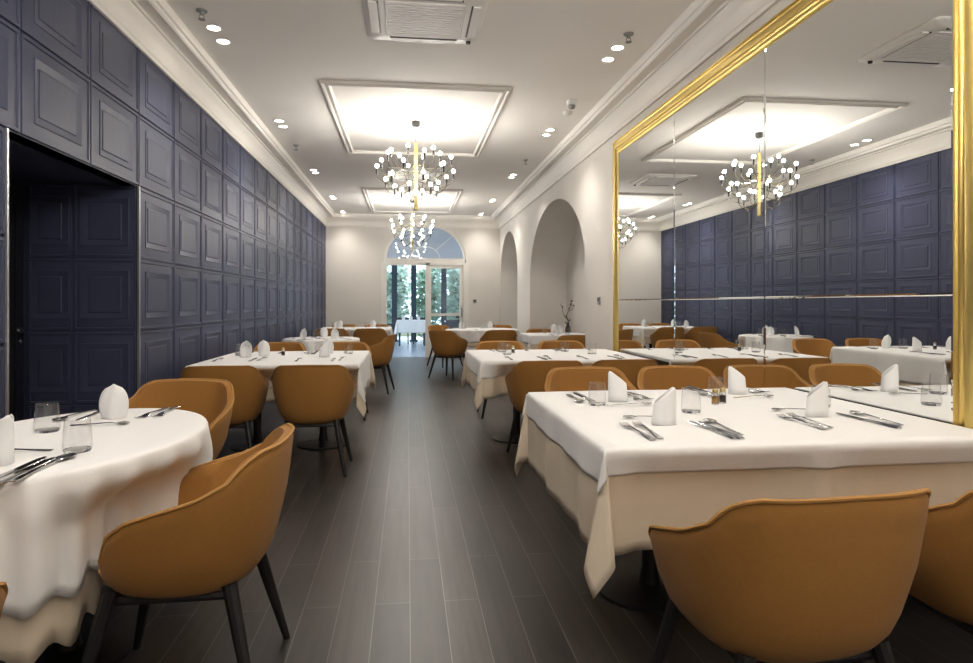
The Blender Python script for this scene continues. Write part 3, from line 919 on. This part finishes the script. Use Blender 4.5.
for x, y_, f, lab in ((.4, 20.15, 270, 'dark wicker terrace chair behind the right part of the terrace table'),
                      (-.66, 19.2, 0, 'dark wicker terrace chair at the left end of the terrace table'), (-.2, 20.15, 270, 'dark wicker terrace chair behind the left part of the terrace table'),
                      (1.25, 17.4, 90, 'dark wicker terrace chair behind the sliding glass door'), (2.0, 17.6, 120, 'dark wicker terrace chair at the right behind the sliding glass door')):
    place(TC, (x, y_, -.02), math.radians(f - 90), lab)
t = thing('terrace_table', 'small white clothed terrace table behind the sliding glass door', 'table', (1.5, 18.4, -.02))
MB().box(-.45, .45, -.4, .4, .71, .745).build('tabletop', M['linen'], t, smooth=False)
for sx in (-1, 1):
    for sy in (-1, 1):
        MB().tube([(sx * .38, sy * .33, .71), (sx * .38, sy * .33, 0)], .025, 8).build('leg', M['dark_metal'], t)

# ------------------------------------------------------------ ceiling fittings
def make_chandelier():
    t = thing('chandelier', '', 'chandelier')
    # origin on the ceiling
    MB().lathe([(.001, 0), (.045, 0), (.045, -.045), (.03, -.06), (.001, -.06)], 24).build('ceiling_cup', M['socket'], t)
    MB().tube([(0, 0, -.06), (.008, .004, -.11), (-.006, -.004, -.17), (0, 0, -.235)], .005, 6).build('cable', M['chrome'], t)
    MB().lathe([(.001, -.225), (.012, -.23), (.020, -.245), (.020, -.935), (.024, -.94), (.024, -.955), (.010, -.965), (.001, -.965)], 24).build('stem', M['brass'], t)
    tiers = [(-.46, .27, -.345, 0), (-.55, .39, -.42, 30), (-.64, .42, -.53, 0), (-.72, .34, -.63, 30), (-.80, .23, -.73, 0)]
    for z0, r, zt, off in tiers:
        for k in range(6):
            a = math.radians(60 * k + off + 12); ca, sa = math.cos(a), math.sin(a)
            pts = []
            for q in (0, .15, .35, .55, .75, .9, 1.0):
                rr = .018 + (r - .018) * min(1, q * 1.08)
                if q == 1: rr = r
                sag = -.085 * math.sin(PI * q ** 1.25)
                z = z0 + (zt - .055 - z0) * q ** 2.2 + sag
                pts.append((rr * ca, rr * sa, z))
            arm = MB().tube(pts, .0035, 6).build('arm', M['arm'], t)
            so = MB().lathe([(.001, -.072), (.010, -.070), (.0115, 0), (.001, 0)], 12, (r * ca, r * sa, zt)).build('socket', M['socket'], arm)
            prof = [(.001, -.002)] + [(.0175 * math.sin(PI * i / 8) + .001, .020 - .020 * math.cos(PI * i / 8)) for i in range(1, 8)] + [(.001, .040)]
            MB().lathe(prof, 10, (r * ca, r * sa, zt)).build('bulb', M['bulb'], arm)
    return t
CD = make_chandelier()
place(CD, (.09, 7.05, ZC), 0, 'brass chandelier of thirty lit bulbs, nearer of the two')
place(CD, (.09, 12.35, ZC), .35, 'brass chandelier of thirty lit bulbs, farther one before the doorway')
place(CD, (.09, 1.75, ZC), .15, 'added brass chandelier of lit bulbs, unseen above the camera')  # out of view, added to light the foreground
place(CD, (.09, -1.2, ZC), .6, 'added brass chandelier of lit bulbs, unseen behind the camera')  # unseen, added for frontal light on the near cloth and chairs

def make_cassette():
    t = thing('air_conditioner', '', 'air conditioner')
    def sq(h, z, r=.06, n=6):
        pts = []
        for cx, cy, a0 in ((1, 1, 0), (-1, 1, 90), (-1, -1, 180), (1, -1, 270)):
            for i in range(n + 1):
                a = math.radians(a0 + 90 * i / n)
                pts.append((cx * (h - r) + r * math.cos(a), cy * (h - r) + r * math.sin(a), z))
        return pts
    b = MB().rings([sq(.44, -.001), sq(.44, -.012), sq(.425, -.028), sq(.31, -.040, .01), sq(.285, -.040, .005), sq(.28, -.025, .004)], True, True, True)
    b.build('casing', M['white_plastic'], t, angle=40)
    MB().box(-.278, .278, -.278, .278, -.030, -.0255).build('filter', M['grey_plastic'], t, smooth=False)  # grey sheet that darkens the gaps between the grille slats
    for k in range(4):
        b = MB().box(-.25, .25, .335, .395, -.046, -.030)
        o = b.build('louvre_flap', M['white_plastic'], t, smooth=False); o.rotation_euler = (0, 0, k * PI / 2)
        b = MB().box(-.26, .26, .322, .336, -.044, -.030)
        o = b.build('air_slot', M['socket'], t, smooth=False); o.rotation_euler = (0, 0, k * PI / 2)
    b = MB()
    for k in range(15):
        yv = -.265 + k * .0365
        b.box(-.275, .275, yv, yv + .022, -.046, -.036)
    b.box(-.28, .28, -.28, -.268, -.048, -.026).box(-.28, .28, .268, .28, -.048, -.026).box(-.28, -.268, -.28, .28, -.048, -.026).box(.268, .28, -.28, .28, -.048, -.026)
    b.build('intake_grille', M['white_plastic'], t, smooth=False)
    MB().lathe([(.001, -.052), (.018, -.050), (.02, -.03), (.001, -.03)], 14, (.355, .365, 0)).build('sensor_cap', M['socket'], t)
    return t
AC = make_cassette()
AC.scale = (.93, .93, 1)
place(AC, (.115, 4.44, ZC), 0, 'white ceiling air conditioner cassette nearest the camera')
place(AC, (.115, 9.85, ZC), 0, 'white ceiling air conditioner cassette behind the near chandelier')

def make_downlight():
    t = thing('downlight', '', 'downlight')
    MB().lathe([(.040, -.001), (.058, -.001), (.057, -.007), (.050, -.009), (.041, -.004)], 24, cap0=False, cap1=False).build('trim_ring', M['white_plastic'], t)
    MB().lathe([(.001, -.003), (.043, -.003)], 24, cap0=False, cap1=False).build('lamp_face', M['lamp_face'], t)
    ld = bpy.data.lights.new('downlight_beam', 'SPOT')
    ld.energy = SPOT_W; ld.color = WARM; ld.spot_size = math.radians(112); ld.spot_blend = .85; ld.shadow_soft_size = .04
    lo = bpy.data.objects.new('downlight_beam', ld); COL.objects.link(lo); lo.parent = t; lo.location = (0, 0, -.02)
    return t
DL = make_downlight()
rows = [(-1.5, .12), (.2, .12), (2.45, .12), (4.95, .12), (7.31, .11), (9.87, .10), (12.25, .10), (14.15, .10)]  # first three pairs on each side are unseen, added for foreground light
names = ['added behind the camera', 'added above the camera', 'added just overhead of the camera', 'nearest in view', 'second in view', 'third in view', 'fourth in view', 'last before the end wall']
for x, side in ((-1.37, 'left'), (1.60, 'right')):
    for (yy, g), nm in zip(rows, names):
        for k in (-1, 1):
            place(DL, (x, yy + k * g, ZC), 0, f'lit round downlight in the {side} row, pair {nm}, {"nearer" if k < 0 else "farther"} lamp')

def make_sprinkler():
    t = thing('sprinkler_head', '', 'sprinkler')
    MB().lathe([(.001, 0), (.038, 0), (.036, -.008), (.014, -.012), (.012, -.030), (.001, -.030)], 18).build('escutcheon', M['grey_plastic'], t)
    b = MB().tube([(-.012, 0, -.028), (-.016, 0, -.045), (0, 0, -.058)], .003, 6)
    b.tube([(.012, 0, -.028), (.016, 0, -.045), (0, 0, -.058)], .003, 6)
    b.build('yoke', M['grey_plastic'], t)
    MB().lathe([(.001, -.058), (.024, -.059), (.022, -.063), (.001, -.064)], 14).build('deflector', M['grey_plastic'], t)
    return t
SK = make_sprinkler()
for x, yy, lab in ((-1.37, 4.56, 'dark sprinkler head by the nearest left downlights'), (-1.37, 8.28, 'dark sprinkler head in the middle of the left downlight row'),
                   (1.60, 4.58, 'dark sprinkler head by the nearest right downlights'), (1.60, 8.75, 'dark sprinkler head in the middle of the right downlight row')):
    place(SK, (x, yy, ZC), 0, lab)
t = thing('security_camera', 'small white dome camera on the ceiling right of the near chandelier', 'camera', (1.58, 6.15, ZC))
MB().lathe([(.001, 0), (.05, 0), (.05, -.03), (.045, -.05), (.001, -.05)], 20).build('housing', M['white_plastic'], t)
MB().lathe([(.036, -.045), (.034, -.065), (.022, -.08), (.001, -.085)], 18).build('dome', M['grey_plastic'], t)
t = thing('smoke_detector', 'small white smoke detector beside the dome camera on the ceiling', 'smoke detector', (1.63, 6.52, ZC))
MB().lathe([(.001, 0), (.05, 0), (.048, -.022), (.03, -.035), (.001, -.036)], 20).build('body', M['white_plastic'], t)

def plate(name, label, cat, loc, rz, m1, m2):
    t = thing(name, label, cat, loc, rz)
    MB().box(-.040, .040, -.014, 0, -.042, .042).build('plate', m1, t, smooth=False)
    MB().box(-.026, .026, -.017, -.014, -.005, .030).build('display', m2, t, smooth=False)
    return t
plate('thermostat', 'grey wall thermostat between the large arch and the gilt mirror', 'thermostat', (XR, 6.90, 1.235), -PI / 2, M['grey_plastic'], M['socket'])
plate('light_switch', 'dark light switch plate on the end wall right of the doorway', 'switch', (1.51, YB, 1.26), 0, M['grey_plastic'], M['socket'])
